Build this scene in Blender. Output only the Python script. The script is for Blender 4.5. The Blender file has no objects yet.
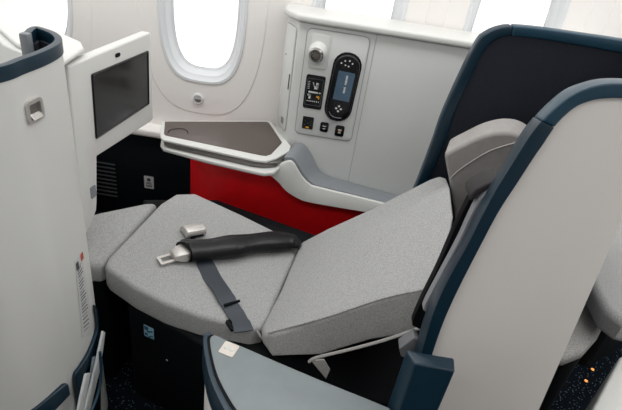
import bpy, bmesh, math, random
from mathutils import Vector as V, Matrix
random.seed(4)
S = bpy.context.scene
COL = S.collection

# ------------------------------------------------------------------ camera
FPX = 484.0; PITCH = math.radians(31); ROLL = math.radians(9); CAMH = 1.40
cr, sr, cp, sp = math.cos(ROLL), math.sin(ROLL), math.cos(PITCH), math.sin(PITCH)
cam = bpy.data.cameras.new('camera'); camo = bpy.data.objects.new('camera', cam); COL.objects.link(camo)
cam.sensor_width = 36; cam.sensor_fit = 'HORIZONTAL'; cam.lens = FPX / 622 * 36; cam.clip_start = .02
r0 = V((1, 0, 0)); u0 = V((0, sp, cp)); f0 = V((0, cp, -sp))
rt = r0 * cr + u0 * sr; up = u0 * cr - r0 * sr
m = Matrix(((rt.x, up.x, -f0.x, 0), (rt.y, up.y, -f0.y, 0), (rt.z, up.z, -f0.z, CAMH), (0, 0, 0, 1)))
camo.matrix_world = m
S.camera = camo

# ------------------------------------------------------------------ light
S.view_settings.view_transform = 'Standard'; S.view_settings.look = 'None'
S.view_settings.exposure = -0.13; S.view_settings.gamma = 1.0
w = bpy.data.worlds.new('world'); S.world = w; w.use_nodes = True
bg = w.node_tree.nodes['Background']; bg.inputs[0].default_value = (1.0, .985, .97, 1); bg.inputs[1].default_value = 1.5
def area(name, loc, target, sx, sy, power, col):
    L = bpy.data.lights.new(name, 'AREA'); L.shape = 'RECTANGLE'; L.size = sx; L.size_y = sy; L.energy = power; L.color = col
    o = bpy.data.objects.new(name, L); COL.objects.link(o); o.location = loc
    o.rotation_euler = (V(target) - V(loc)).to_track_quat('-Z', 'Y').to_euler()
area('sidewall_ceiling_light', (.0, 1.35, 2.28), (0, 1.2, 0), 4.4, .4, 36, (.97, .99, 1))
area('aisle_fill_light', (.0, -.25, 2.28), (0, .3, 0), 4.4, .6, 27, (.97, .99, 1))  # unseen fill added over the aisle to brighten the near shell

# ------------------------------------------------------------------ measuring helpers (photo pixel -> point in the cabin)
def ray(px, py):
    u = px - 311; v = py - 205
    a = u * cr + v * sr; b = v * cr - u * sr
    return V((a, FPX * cp - b * sp, -FPX * sp - b * cp))
O = V((0, 0, CAMH))
def PZ(px, py, z): d = ray(px, py); return O + d * ((z - CAMH) / d.z)
def PY(px, py, y): d = ray(px, py); return O + d * (y / d.y)
def PX(px, py, x): d = ray(px, py); return O + d * (x / d.x)
def PP(px, py, p0, n): d = ray(px, py); return O + d * ((V(p0) - O).dot(n) / d.dot(n))

# ------------------------------------------------------------------ materials
def lin(c):
    c = c / 255
    return c / 12.92 if c <= .04045 else ((c + .055) / 1.055) ** 2.4
def rgb(r, g, b): return (lin(r), lin(g), lin(b), 1)
def mat(name, col, rough=.5, metal=0, noise=0, nscale=40, bump=0, bscale=300, spec=.5, coat=0, stretch=(1, 1, 1), weave=0):
    M = bpy.data.materials.new(name); M.use_nodes = True
    N = M.node_tree.nodes; L = M.node_tree.links; b = N['Principled BSDF']
    b.inputs['Base Color'].default_value = col; b.inputs['Roughness'].default_value = rough
    b.inputs['Metallic'].default_value = metal; b.inputs['Specular IOR Level'].default_value = spec
    if coat: b.inputs['Coat Weight'].default_value = coat
    tc = N.new('ShaderNodeTexCoord'); mp = N.new('ShaderNodeMapping'); mp.inputs['Scale'].default_value = stretch
    L.new(tc.outputs['Object'], mp.inputs['Vector'])
    if noise:
        n = N.new('ShaderNodeTexNoise'); n.inputs['Scale'].default_value = nscale; n.inputs['Detail'].default_value = 4
        L.new(mp.outputs['Vector'], n.inputs['Vector'])
        r = N.new('ShaderNodeValToRGB'); r.color_ramp.elements[0].position = .35; r.color_ramp.elements[1].position = .65
        r.color_ramp.elements[0].color = tuple(c * (1 - noise) for c in col[:3]) + (1,)
        r.color_ramp.elements[1].color = tuple(min(1, c * (1 + noise)) for c in col[:3]) + (1,)
        L.new(n.outputs['Fac'], r.inputs['Fac']); L.new(r.outputs['Color'], b.inputs['Base Color'])
    if bump:
        n2 = N.new('ShaderNodeTexNoise'); n2.inputs['Scale'].default_value = bscale; n2.inputs['Detail'].default_value = 3
        L.new(mp.outputs['Vector'], n2.inputs['Vector'])
        bp = N.new('ShaderNodeBump'); bp.inputs['Strength'].default_value = bump; bp.inputs['Distance'].default_value = .002
        L.new(n2.outputs['Fac'], bp.inputs['Height']); L.new(bp.outputs['Normal'], b.inputs['Normal'])
    return M
WHITE = mat('white_plastic', rgb(212, 212, 208), .42, noise=.015, nscale=3, bump=.03, bscale=900)
CONSOLE = mat('console_plastic', rgb(205, 206, 203), .4, noise=.012, nscale=4, bump=.02, bscale=900)
SHELLW = mat('warm_white_shell', rgb(226, 221, 215), .45, noise=.015, nscale=3, bump=.03, bscale=900)
WALL = mat('sidewall_plastic', rgb(241, 237, 233), .6, noise=.01, nscale=2)
CABIN = mat('far_cabin_grey', rgb(150, 150, 150), .7, noise=.05, nscale=3)
RING = mat('window_reveal_plastic', rgb(222, 224, 226), .5, noise=.01, nscale=5)
FAB = mat('heather_grey_fabric', rgb(164, 164, 163), .95, noise=.17, nscale=300, bump=.6, bscale=420, spec=.1)
FABD = mat('heather_grey_fabric_welt', rgb(160, 158, 155), .95, noise=.24, nscale=260, bump=.5, bscale=520, spec=.1)
PILF = mat('smooth_grey_cloth', rgb(158, 154, 151), .9, noise=.04, nscale=60, bump=.15, bscale=200, spec=.15)
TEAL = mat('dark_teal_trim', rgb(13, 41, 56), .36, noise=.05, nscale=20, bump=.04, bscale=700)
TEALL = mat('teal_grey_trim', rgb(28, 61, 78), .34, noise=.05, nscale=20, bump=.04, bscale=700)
NAVY = mat('navy_felt_lining', rgb(42, 45, 53), .92, noise=.12, nscale=300, bump=.3, bscale=400, spec=.2)
BLACK = mat('black_plastic', rgb(7, 10, 13), .6, noise=.1, nscale=30, spec=.15)
DARK = mat('dark_dado_panel', rgb(8, 15, 20), .7, noise=.1, nscale=30, spec=.15)
LEATHER = mat('black_leather', rgb(7, 8, 11), .36, noise=.1, nscale=60, bump=1, bscale=28, spec=.38, stretch=(3, .6, 1))
STRAP = mat('webbing', rgb(54, 60, 68), .42, noise=.12, nscale=500, bump=.4, bscale=800)
METAL = mat('brushed_metal', rgb(204, 200, 195), .4, .7, noise=.05, nscale=200)
CHROME = mat('satin_chrome', rgb(190, 188, 186), .22, 1, noise=.04, nscale=60)
RED = mat('red_panel', rgb(246, 8, 22), .5, noise=.04, nscale=20)
GREYB = mat('grey_armrest_vinyl', rgb(126, 130, 134), .5, noise=.03, nscale=40, bump=.05, bscale=600)
ARMTOP = mat('blue_grey_armrest', rgb(122, 130, 132), .42, noise=.03, nscale=30, bump=.05, bscale=800)
TRAYT = mat('brown_table_laminate', rgb(82, 72, 66), .3, noise=.06, nscale=180, spec=.5)
SCREEN = mat('black_glass', rgb(30, 28, 28), .14, noise=.02, nscale=5, spec=1)
BGLASS = mat('black_gloss', rgb(10, 12, 15), .2, noise=.02, nscale=5)
LCD = mat('handset_display', rgb(74, 96, 116), .3, noise=.08, nscale=25)
PRINT = mat('white_print', rgb(205, 206, 202), .6, noise=.03, nscale=50)
INK = mat('dark_print', rgb(70, 72, 74), .7, noise=.03, nscale=50)
ORANGE = mat('amber_print', rgb(225, 160, 40), .5, noise=.03, nscale=50)
REDINK = mat('red_print', rgb(190, 70, 40), .6, noise=.03, nscale=50)
LABELW = mat('label_paper', rgb(205, 206, 204), .6, noise=.03, nscale=50)
LABELB = mat('blue_label', rgb(150, 196, 212), .5, noise=.04, nscale=80)
LABELI = mat('blue_label_print', rgb(40, 84, 112), .5, noise=.04, nscale=80)
BEIGE = mat('beige_plate', rgb(214, 205, 196), .5, noise=.02, nscale=50)
PAPER = mat('magazine_pages', rgb(200, 203, 202), .6, noise=.04, nscale=60)
PAPERD = mat('magazine_cover', rgb(120, 132, 140), .4, noise=.3, nscale=30)
SEAM = mat('seam_shadow_gap', rgb(158, 159, 158), .7, noise=.03, nscale=50)
WELT = mat('light_grey_welt', rgb(150, 148, 145), .8, noise=.05, nscale=200)
# carpet
CARPET = mat('navy_carpet', rgb(14, 22, 30), 1, noise=.5, nscale=220, bump=1, bscale=260, spec=.1)
N = CARPET.node_tree.nodes; L = CARPET.node_tree.links
vo = N.new('ShaderNodeTexVoronoi'); vo.inputs['Scale'].default_value = 95
tc = N.new('ShaderNodeTexCoord'); L.new(tc.outputs['Object'], vo.inputs['Vector'])
rp = N.new('ShaderNodeValToRGB'); rp.color_ramp.elements[0].position = .13; rp.color_ramp.elements[0].color = (1, 1, 1, 1)
rp.color_ramp.elements[1].position = .24; rp.color_ramp.elements[1].color = (0, 0, 0, 1)
L.new(vo.outputs['Distance'], rp.inputs['Fac'])
mx = N.new('ShaderNodeMix'); mx.data_type = 'RGBA'
old = [l for l in L if l.to_socket.name == 'Base Color'][0].from_socket
L.new(rp.outputs['Color'], mx.inputs[0]); L.new(old, mx.inputs[6]); mx.inputs[7].default_value = rgb(112, 130, 142)
L.new(mx.outputs[2], N['Principled BSDF'].inputs['Base Color'])
# window pane
GLASS = bpy.data.materials.new('window_acrylic'); GLASS.use_nodes = True
b = GLASS.node_tree.nodes['Principled BSDF']; b.inputs['Transmission Weight'].default_value = 1; b.inputs['Roughness'].default_value = .05
b.inputs['IOR'].default_value = 1.02; b.inputs['Base Color'].default_value = (1, 1, 1, 1)
# lamps
def lampmat(name, col, st):
    M = bpy.data.materials.new(name); M.use_nodes = True; bb = M.node_tree.nodes['Principled BSDF']
    bb.inputs['Base Color'].default_value = col; bb.inputs['Emission Color'].default_value = col; bb.inputs['Emission Strength'].default_value = st
    return M
AMBER = lampmat('amber_floor_lamp', rgb(255, 170, 90), .9)

# ------------------------------------------------------------------ object helpers
def link(name, me, mt, parent=None):
    me.name = name
    o = bpy.data.objects.new(name, me); COL.objects.link(o)
    if mt: me.materials.append(mt)
    if parent: o.parent = parent; o.matrix_parent_inverse = Matrix.Translation(-parent.location)
    return o
def tag(o, label, cat=None, group=None):
    o['label'] = label
    if cat: o['category'] = cat
    if group: o['group'] = group
    return o
def thing(name, label, cat, loc=(0, 0, 0), group=None):
    o = bpy.data.objects.new(name, None); COL.objects.link(o); o.location = loc; o.empty_display_size = .05
    return tag(o, label, cat, group)
def struct(o): o['kind'] = 'structure'; return o
def fin(bm, name, mt, parent=None, smooth=40):
    bmesh.ops.recalc_face_normals(bm, faces=bm.faces)
    me = bpy.data.meshes.new(name); bm.to_mesh(me); bm.free()
    for p in me.polygons: p.use_smooth = True
    try: me.set_sharp_from_angle(angle=math.radians(smooth))
    except Exception: pass
    return link(name, me, mt, parent)
def bev(bm, r, seg=3, edges=None, ang=25):
    if r <= 0: return
    es = edges or [e for e in bm.edges if len(e.link_faces) == 2 and e.calc_face_angle(0) > math.radians(ang)]
    bmesh.ops.bevel(bm, geom=es, offset=r, segments=seg, profile=.5, affect='EDGES', clamp_overlap=True)
def add_prism(bm, top, bot):
    a = [bm.verts.new(p) for p in top]; c = [bm.verts.new(p) for p in bot]; n = len(a)
    bm.faces.new(a); bm.faces.new(c[::-1])
    for i in range(n): bm.faces.new((a[i], c[i], c[(i + 1) % n], a[(i + 1) % n]))
def prism(name, top, bot, mt, parent=None, bevel=.004, seg=3, smooth=40, ang=25):
    bm = bmesh.new(); add_prism(bm, [V(p) for p in top], [V(p) for p in bot]); bmesh.ops.recalc_face_normals(bm, faces=bm.faces)
    bev(bm, bevel, seg, ang=ang); return fin(bm, name, mt, parent, smooth)
def down(pts, dz): return [V(p) - V((0, 0, dz)) for p in pts]
def shift(pts, d): return [V(p) + V(d) for p in pts]
def box(name, lo, hi, mt, parent=None, bevel=.004, seg=2):
    x0, y0, z0 = lo; x1, y1, z1 = hi
    t = [(x0, y0, z1), (x1, y0, z1), (x1, y1, z1), (x0, y1, z1)]; bb = [(x, y, z0) for x, y, _ in t]
    return prism(name, t, bb, mt, parent, bevel, seg)
def smoothpath(pts, n=6):
    pts = [V(p) for p in pts]; out = []
    for i in range(len(pts) - 1):
        p0 = pts[max(i - 1, 0)]; p1 = pts[i]; p2 = pts[i + 1]; p3 = pts[min(i + 2, len(pts) - 1)]
        for k in range(n):
            t = k / n
            out.append(.5 * ((2 * p1) + (p2 - p0) * t + (2 * p0 - 5 * p1 + 4 * p2 - p3) * t * t + (3 * p1 - p0 - 3 * p2 + p3) * t ** 3))
    out.append(pts[-1]); return out
def add_tube(bm, path, rad, seg=10, flat=1.0, upv=V((0, 0, 1))):
    path = [V(p) for p in path]; rings = []
    for i, p in enumerate(path):
        t = (path[min(i + 1, len(path) - 1)] - path[max(i - 1, 0)]).normalized()
        s = t.cross(upv); s = s.normalized() if s.length > 1e-5 else V((1, 0, 0)); u = s.cross(t)
        r = rad[i] if isinstance(rad, (list, tuple)) else rad
        rings.append([bm.verts.new(p + s * r * math.cos(2 * math.pi * k / seg) + u * r * flat * math.sin(2 * math.pi * k / seg)) for k in range(seg)])
    for a, c in zip(rings, rings[1:]):
        for k in range(seg): bm.faces.new((a[k], a[(k + 1) % seg], c[(k + 1) % seg], c[k]))
    bm.faces.new(rings[0][::-1]); bm.faces.new(rings[-1])
def tube(name, path, rad, mt, parent=None, seg=10, flat=1.0, upv=V((0, 0, 1))):
    bm = bmesh.new(); add_tube(bm, path, rad, seg, flat, upv); return fin(bm, name, mt, parent, 60)
def add_band(bm, A, B, thick):
    """solid strip between two polylines A and B, thickness vector"""
    n = len(A); d = V(thick)
    ra = [[bm.verts.new(V(p)) for p in (A[i], B[i], V(B[i]) + d, V(A[i]) + d)] for i in range(n)]
    for a, c in zip(ra, ra[1:]):
        for k in range(4): bm.faces.new((a[k], a[(k + 1) % 4], c[(k + 1) % 4], c[k]))
    bm.faces.new(ra[0][::-1]); bm.faces.new(ra[-1])
def band(name, A, B, thick, mt, parent=None, bevel=.004, seg=3):
    bm = bmesh.new(); add_band(bm, A, B, thick); bmesh.ops.recalc_face_normals(bm, faces=bm.faces)
    bev(bm, bevel, seg, ang=40); return fin(bm, name, mt, parent, 40)
def offset2(path, d):
    out = []
    for i, p in enumerate(path):
        t = (path[min(i + 1, len(path) - 1)] - path[max(i - 1, 0)]); n = V((-t.y, t.x, 0)).normalized(); out.append(p + n * d)
    return out
def wallalong(name, path, z0, z1, th, mt, parent=None, bevel=.004):
    """upright curved wall along a plan path, thickness th to the left of travel"""
    A = [V((p.x, p.y, z1)) for p in path]; q = offset2(path, th); B = [V((p.x, p.y, z1)) for p in q]
    return band(name, A, B, (0, 0, z0 - z1), mt, parent, bevel)
def rrect(w, h, r, n=5):
    pts = []
    for cx, cy, a0 in ((w / 2 - r, h / 2 - r, 0), (-w / 2 + r, h / 2 - r, 90), (-w / 2 + r, -h / 2 + r, 180), (w / 2 - r, -h / 2 + r, 270)):
        for k in range(n + 1):
            a = math.radians(a0 + 90 * k / n); pts.append((cx + r * math.cos(a), cy + r * math.sin(a)))
    return pts
def plate(name, c, ax, ay, wd, ht, r, depth, mt, parent=None, bevel=.0, seg=2, sink=.002):
    """rounded plate lying on a surface: centre c, in-plane axes ax, ay; rises `depth` along ax x ay"""
    ax = V(ax).normalized(); ay = V(ay).normalized(); n = ax.cross(ay).normalized(); c = V(c)
    pts = rrect(wd, ht, r)
    top = [c + ax * x + ay * y + n * depth for x, y in pts]; bot = [c + ax * x + ay * y - n * sink for x, y in pts]
    bm = bmesh.new(); add_prism(bm, top, bot); bmesh.ops.recalc_face_normals(bm, faces=bm.faces)
    if bevel:
        bm.verts.ensure_lookup_table(); k = len(pts)
        es = [e for e in bm.edges if all(v.index < k and v.index >= 0 for v in e.verts)] if False else [e for e in bm.edges if all((v.co - c).dot(n) > depth * .9 for v in e.verts)]
        bev(bm, bevel, seg, es)
    return fin(bm, name, mt, parent, 35)
def frameplate(name, c, ax, ay, wd, ht, r, bw, depth, mt, parent=None, sink=.001):
    ax = V(ax).normalized(); ay = V(ay).normalized(); n = ax.cross(ay).normalized(); c = V(c)
    o_ = rrect(wd, ht, r); i_ = rrect(wd - 2 * bw, ht - 2 * bw, max(r - bw, .0005)); bm = bmesh.new(); k = len(o_)
    R = [[bm.verts.new(c + ax * x + ay * y + n * dd) for x, y in L_] for L_, dd in ((o_, -sink), (o_, depth), (i_, depth), (i_, -sink))]
    for a, d in zip(R, R[1:] + R[:1]):
        for j in range(k): bm.faces.new((a[j], a[(j + 1) % k], d[(j + 1) % k], d[j]))
    return fin(bm, name, mt, parent, 35)
def lathe(name, c, axis, prof, mt, parent=None, seg=28):
    axis = V(axis).normalized(); s = axis.orthogonal().normalized(); u = axis.cross(s); bm = bmesh.new(); rings = []
    for r, h in prof: rings.append([bm.verts.new(V(c) + axis * h + (s * math.cos(2 * math.pi * k / seg) + u * math.sin(2 * math.pi * k / seg)) * max(r, 1e-4)) for k in range(seg)])
    for a, d in zip(rings, rings[1:]):
        for k in range(seg): bm.faces.new((a[k], a[(k + 1) % seg], d[(k + 1) % seg], d[k]))
    bm.faces.new(rings[0][::-1]); bm.faces.new(rings[-1]); return fin(bm, name, mt, parent, 35)
def multi(name, boxes, mt, parent=None):
    """several small slips (each: centre, ax, ay, w, h, lift) as one printed pattern"""
    bm = bmesh.new()
    for c, ax, ay, wd, ht, lift in boxes:
        ax = V(ax).normalized(); ay = V(ay).normalized(); n = ax.cross(ay).normalized(); c = V(c)
        q = [c + ax * sx * wd / 2 + ay * sy * ht / 2 for sx, sy in ((-1, -1), (1, -1), (1, 1), (-1, 1))]
        add_prism(bm, [p + n * lift for p in q], [p - n * .0002 for p in q])
    return fin(bm, name, mt, parent)

# ================================================================== SETTING
WY = 2.0
bm = bmesh.new()
add_prism(bm, [(-2.6, -1.35, 0), (2.6, -1.35, 0), (2.6, WY + .05, 0), (-2.6, WY + .05, 0)], [(-2.6, -1.35, -.04), (2.6, -1.35, -.04), (2.6, WY + .05, -.04), (-2.6, WY + .05, -.04)])
struct(fin(bm, 'floor', CARPET))
bm = bmesh.new(); add_prism(bm, [V((-2.6, -1.3, 2.36)), V((2.6, -1.3, 2.36)), V((2.6, WY + .05, 2.36)), V((-2.6, WY + .05, 2.36))], [V((-2.6, -1.3, 2.31)), V((2.6, -1.3, 2.31)), V((2.6, WY + .05, 2.31)), V((-2.6, WY + .05, 2.31))])
struct(fin(bm, 'ceiling', WALL))
bm = bmesh.new(); add_prism(bm, [V((-2.6, -1.35, 2.31)), V((2.6, -1.35, 2.31)), V((2.6, -1.3, 2.31)), V((-2.6, -1.3, 2.31))], [V((-2.6, -1.35, 0)), V((2.6, -1.35, 0)), V((2.6, -1.3, 0)), V((-2.6, -1.3, 0))])
struct(fin(bm, 'wall_front', CABIN))

WX = [-1.25, -.545, .065, .655, 1.25]
WB, WT = .712, 1.44           # outer reveal bottom and top
def oval(cx, hw, z0, z1, n=64, e=3.2):
    cz = (z0 + z1) / 2; hh = (z1 - z0) / 2; out = []
    for k in range(n):
        a = 2 * math.pi * k / n; c_, s_ = math.cos(a), math.sin(a)
        out.append((cx + hw * math.copysign(abs(c_) ** (2 / e), c_), cz + hh * math.copysign(abs(s_) ** (2 / e), s_)))
    return out
def rectloop(x0, x1, z0, z1, cx, cz, ov):
    out = []
    for x, z in ov:
        dx, dz = x - cx, z - cz
        t = min(((x1 - cx) / dx if dx > 1e-9 else 1e9), ((x0 - cx) / dx if dx < -1e-9 else 1e9), ((z1 - cz) / dz if dz > 1e-9 else 1e9), ((z0 - cz) / dz if dz < -1e-9 else 1e9))
        out.append((cx + dx * t, cz + dz * t))
    return out
def loft(name, loops, mt, parent=None, smooth=35):
    bm = bmesh.new(); R = [[bm.verts.new(p) for p in lp] for lp in loops]; k = len(R[0])
    for a, d in zip(R, R[1:]):
        for j in range(k): bm.faces.new((a[j], a[(j + 1) % k], d[(j + 1) % k], d[j]))
    return fin(bm, name, mt, parent, smooth)
xs = [-2.6] + [(a + c) / 2 for a, c in zip(WX, WX[1:])] + [2.6]
bm = bmesh.new()
for i, cx in enumerate(WX):
    ov = oval(cx, .180, WB, WT); rl = rectloop(xs[i], xs[i + 1], .46, 2.3, cx, (WB + WT) / 2, ov)
    a = [bm.verts.new((x, WY, z)) for x, z in ov]; c = [bm.verts.new((x, WY, z)) for x, z in rl]
    for cz in ((xs[i], .46), (xs[i + 1], .46), (xs[i], 2.3), (xs[i + 1], 2.3)):     # snap the nearest sample to each corner
        v = min(c, key=lambda q: (q.co.x - cz[0]) ** 2 + (q.co.z - cz[1]) ** 2); v.co.x, v.co.z = cz
    k = len(a)
    for j in range(k): bm.faces.new((a[j], a[(j + 1) % k], c[(j + 1) % k], c[j]))
bmesh.ops.remove_doubles(bm, verts=bm.verts, dist=1e-5)
wall = fin(bm, 'wall_back', WALL); struct(wall)
for i, cx in enumerate(WX):
    def lp(hw, z0, z1, y, e=3.2): return [(x, y, z) for x, z in oval(cx, hw, z0, z1, 64, e)]
    wn = loft('window_%d' % (i + 1), [lp(.182, WB - .002, WT + .002, WY - .001), lp(.178, WB + .002, WT - .002, WY - .007), lp(.168, WB + .012, WT - .012, WY - .007),
              lp(.157, WB + .026, WT - .026, WY + .01), lp(.153, WB + .031, WT - .031, WY + .012), lp(.142, WB + .045, WT - .045, WY + .045), lp(.132, WB + .056, WT - .056, WY + .05)], RING)
    struct(wn)
    bm = bmesh.new(); a = [bm.verts.new(p) for p in lp(.136, WB + .052, WT - .052, WY + .048)]; bm.faces.new(a)
    c = [bm.verts.new(p) for p in lp(.136, WB + .052, WT - .052, WY + .052)]; bm.faces.new(c[::-1])
    for j in range(64): bm.faces.new((a[j], a[(j + 1) % 64], c[(j + 1) % 64], c[j]))
    fin(bm, 'pane', GLASS, wn)
    tr = loft('trim_%d' % (i + 1), [lp(.262, .575, 1.78, WY - .0, 3.0), lp(.258, .579, 1.776, WY - .003, 3.0), lp(.181, WB - .001, WT + .001, WY - .003)], WALL, None, 15)
    struct(tr)
# lower dado and its ledge
d = box('baseboard_back', (-2.6, WY - .05, 0), (2.6, WY + .04, .462), DARK, None, .006); struct(d)
d = box('trim_6', (-2.6, WY - .075, .455), (2.6, WY + .03, .49), WALL, None, .01, 3); struct(d)

# round shade button under the window
c = PY(198, 99, WY - .006)
t = thing('shade_button', 'small round button with a half dark face in the wall below the clear window', 'button', c)
lathe('bezel', c, (0, -1, 0), [(.024, -.004), (.024, .004), (.021, .006), (.017, .006), (.016, .001), (.0, .001)], CHROME if 0 else RING, t)
bm = bmesh.new(); pts = [(math.cos(math.radians(a)) * .0145, math.sin(math.radians(a)) * .0145) for a in range(180, 361, 12)]
add_prism(bm, [c + V((x, -.004, z)) for x, z in pts], [c + V((x, 0, z)) for x, z in pts]); fin(bm, 'rocker', mat('taupe_rocker', rgb(120, 108, 100), .4, noise=.03), t)

# air grille in the dado
yv = WY - .05
a, c = PY(100, 160, yv), PY(119, 198, yv)
t = thing('air_grille', 'dark slatted air grille low in the dado beside the monitor post', 'vent', ((a.x + c.x) / 2, yv, c.z))
box('backing', (a.x - .05, yv - .004, c.z), (c.x, yv, a.z), BLACK, t, .001)
SL = mat('grille_slat', rgb(62, 66, 68), .5, noise=.03)
n = 9
for k in range(n):
    z = c.z + (a.z - c.z) * (k + .5) / n
    box('slat', (a.x - .048, yv - .009, z - .0035), (c.x - .004, yv - .002, z + .0035), SL, t, .001)
# placard on the dado
a, c = PY(144, 175.5, yv), PY(154, 189, yv)
t = thing('placard', 'small white placard with dark print on the black wall below the side table', 'label', ((a.x + c.x) / 2, yv, c.z))
ctr = (a + c) / 2
plate('card', ctr, (1, 0, 0), (0, 0, 1), abs(c.x - a.x), abs(a.z - c.z), .004, .0015, LABELW, t, sink=0)
lines = []
lathe('emblem', ctr + V((.0, -.0015, abs(a.z - c.z) * .22)), (0, -1, 0), [(.009, 0), (.009, .0008), (0, .0008)], INK, t)
for dz, ww in ((-.02, .55), (-.12, .6), (-.26, .7), (-.34, .6)): lines.append((ctr + V((0, -.0015, dz * abs(a.z - c.z))), (1, 0, 0), (0, 0, 1), abs(c.x - a.x) * ww, .0035, .0006))
multi('printed_text', lines, INK, t)

# ================================================================== OUR SIDE CONSOLE
CY = 1.80; CZ = 1.062
X0 = PY(299, 26, CY).x
t = thing('side_console', 'tall white side console with handset and control panel beside the seat', 'console', (.35, 1.9, 0))
plan = [(X0 - .055, 1.90), (X0, CY), (.98, CY), (.98, WY - .08), (X0 - .055, WY - .08)]
prism('body', [(x, y, CZ) for x, y in plan], [(x, y, .02) for x, y in plan], CONSOLE, t, .006)
plan2 = [(X0 - .068, 1.895), (X0 - .05, 1.845), (X0 - .006, 1.786), (X0 + .05, 1.783), (.985, 1.783), (.985, WY - .008), (X0 - .068, WY - .008)]
prism('top', [(x, y, CZ + .026) for x, y in plan2], [(x, y, CZ + .001) for x, y in plan2], WHITE, t, .009, 4)
fx = (1, 0, 0); fz = (0, 0, 1)
# control panel outline
pts = [PY(x, y, CY) for x, y in ((307, 28), (369, 37), (352, 142), (296, 132))]
pc = sum(pts, V()) / 4; pw = ((pts[1].x - pts[0].x) + (pts[2].x - pts[3].x)) / 2; ph = ((pts[0].z - pts[3].z) + (pts[1].z - pts[2].z)) / 2
cpn = plate('control_panel', pc, fx, fz, pw, ph, .02, .004, CONSOLE, t, .003)
FY = CY - .004
frameplate('panel_seam', pc, fx, fz, pw + .006, ph + .006, .023, .003, .0012, SEAM, t)
s0 = PY(374, 40, CY); box('panel_seam', (pc.x + pw / 2 + .02, CY - .0008, .46), (pc.x + pw / 2 + .0215, CY + .002, CZ), SEAM, t, 0)
# reading light
rc = PY(318, 51, FY)
plate('light_plate', PY(319, 52, FY), fx, fz, .075, .125, .016, .003, CONSOLE, t, .002)
rl = lathe('reading_light', rc, (-.12, -1, -.25), [(.034, -.006), (.034, .012), (.032, .022), (.028, .03), (.0, .03)], WHITE, t)
ax = V((-.12, -1, -.25)).normalized()
lathe('bezel', rc + ax * .03, ax, [(.027, -.002), (.028, .006), (.024, .010), (.019, .009), (.017, .002), (0, .002)], CHROME, rl)
lathe('lens', rc + ax * .032, ax, [(.015, 0), (.013, .004), (.006, .006), (0, .006)], mat('smoky_lens', rgb(120, 112, 104), .15, .3, noise=.03), rl)
# small touch screen with icons
def onface(corners, y):
    q = [PY(x, yy, y) for x, yy in corners]; ctr = sum(q, V()) / 4
    return ctr, ((q[1].x - q[0].x) + (q[2].x - q[3].x)) / 2, ((q[0].z - q[3].z) + (q[1].z - q[2].z)) / 2
ctr, ww, hh = onface(((307, 73.5), (326, 77), (321, 110.5), (302.5, 106.5)), FY)
sc = plate('seat_control_screen', ctr, fx, fz, ww, hh, .008, .003, BGLASS, t, .001)
SD = V((0, -.003, 0))
frameplate('display_border', ctr + SD, fx, fz, ww * .84, hh * .8, .003, .002, .0004, INK, sc, .0001)
ic = []
def icon(dx, dz, w_, h_): ic.append((ctr + V((dx * ww, -.003, dz * hh)), fx, fz, w_ * ww, h_ * hh, .0007))
icon(.12, .24, .13, .09); icon(.06, .14, .17, .08); icon(.13, .19, .1, .1)                  # upright seat symbol
icon(-.05, .0, .5, .045); icon(.3, .0, .1, .03)                                              # flat bed symbol
icon(-.2, -.13, .1, .14); icon(-.24, -.09, .17, .05)                                          # reclined seat symbol
for k in range(7): icon(-.3 + .1 * k, -.27, .05, .03)
for k in range(5): icon(-.32, .3 - .05 * k, .1, .012)
for k in range(4): icon(-.1 + .02 * k, .28 - .03 * k, .06, .012)
multi('icon', ic, PRINT, sc)
multi('icon', [(ctr + V((.22 * ww, -.003, -.12 * hh)), fx, fz, .14 * ww, .05 * hh, .0007), (ctr + V((.28 * ww, -.003, -.15 * hh)), fx, fz, .07 * ww, .07 * hh, .0007)], ORANGE, sc)
# socket and two keys
ctr, ww, hh = onface(((303.5, 115.5), (314.5, 118), (312, 130), (301.5, 127.5)), FY)
so = plate('power_socket', ctr, fx, fz, ww, hh, .003, .0025, BGLASS, t, .001)
multi('contact', [(ctr + V((dx * ww, -.0025, dz * hh)), fx, fz, .08 * ww, .05 * hh, .0006) for dx, dz in ((-.25, .15), (.25, .15), (0, 0), (-.28, -.15), (.28, -.15))], INK, so)
multi('indicator', [(ctr + V((0.02, -.0025, -.36 * hh)) + V((-.02, 0, 0)), fx, fz, .3 * ww, .12 * hh, .0008)], ORANGE, so)
for cs, mt in ((((321, 121.5), (329.3, 123), (327.5, 132.5), (319, 131)), PRINT), (((336, 124.5), (345, 126.5), (343, 137.5), (334.3, 135)), ORANGE)):
    ctr, ww, hh = onface(cs, FY)
    kb = plate('call_button', ctr, fx, fz, ww, hh, .008, .004, BGLASS, t, .002)
    multi('symbol', [(ctr + V((0, -.004, .12 * hh)), fx, fz, .4 * ww, .08 * hh, .0006), (ctr + V((0, -.004, -.14 * hh)), fx, fz, .3 * ww, .07 * hh, .0006)], PRINT, kb)
    if mt is ORANGE: multi('symbol', [(ctr + V((0, -.004, 0)), fx, fz, .3 * ww, .06 * hh, .0006)], ORANGE, kb)
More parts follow.
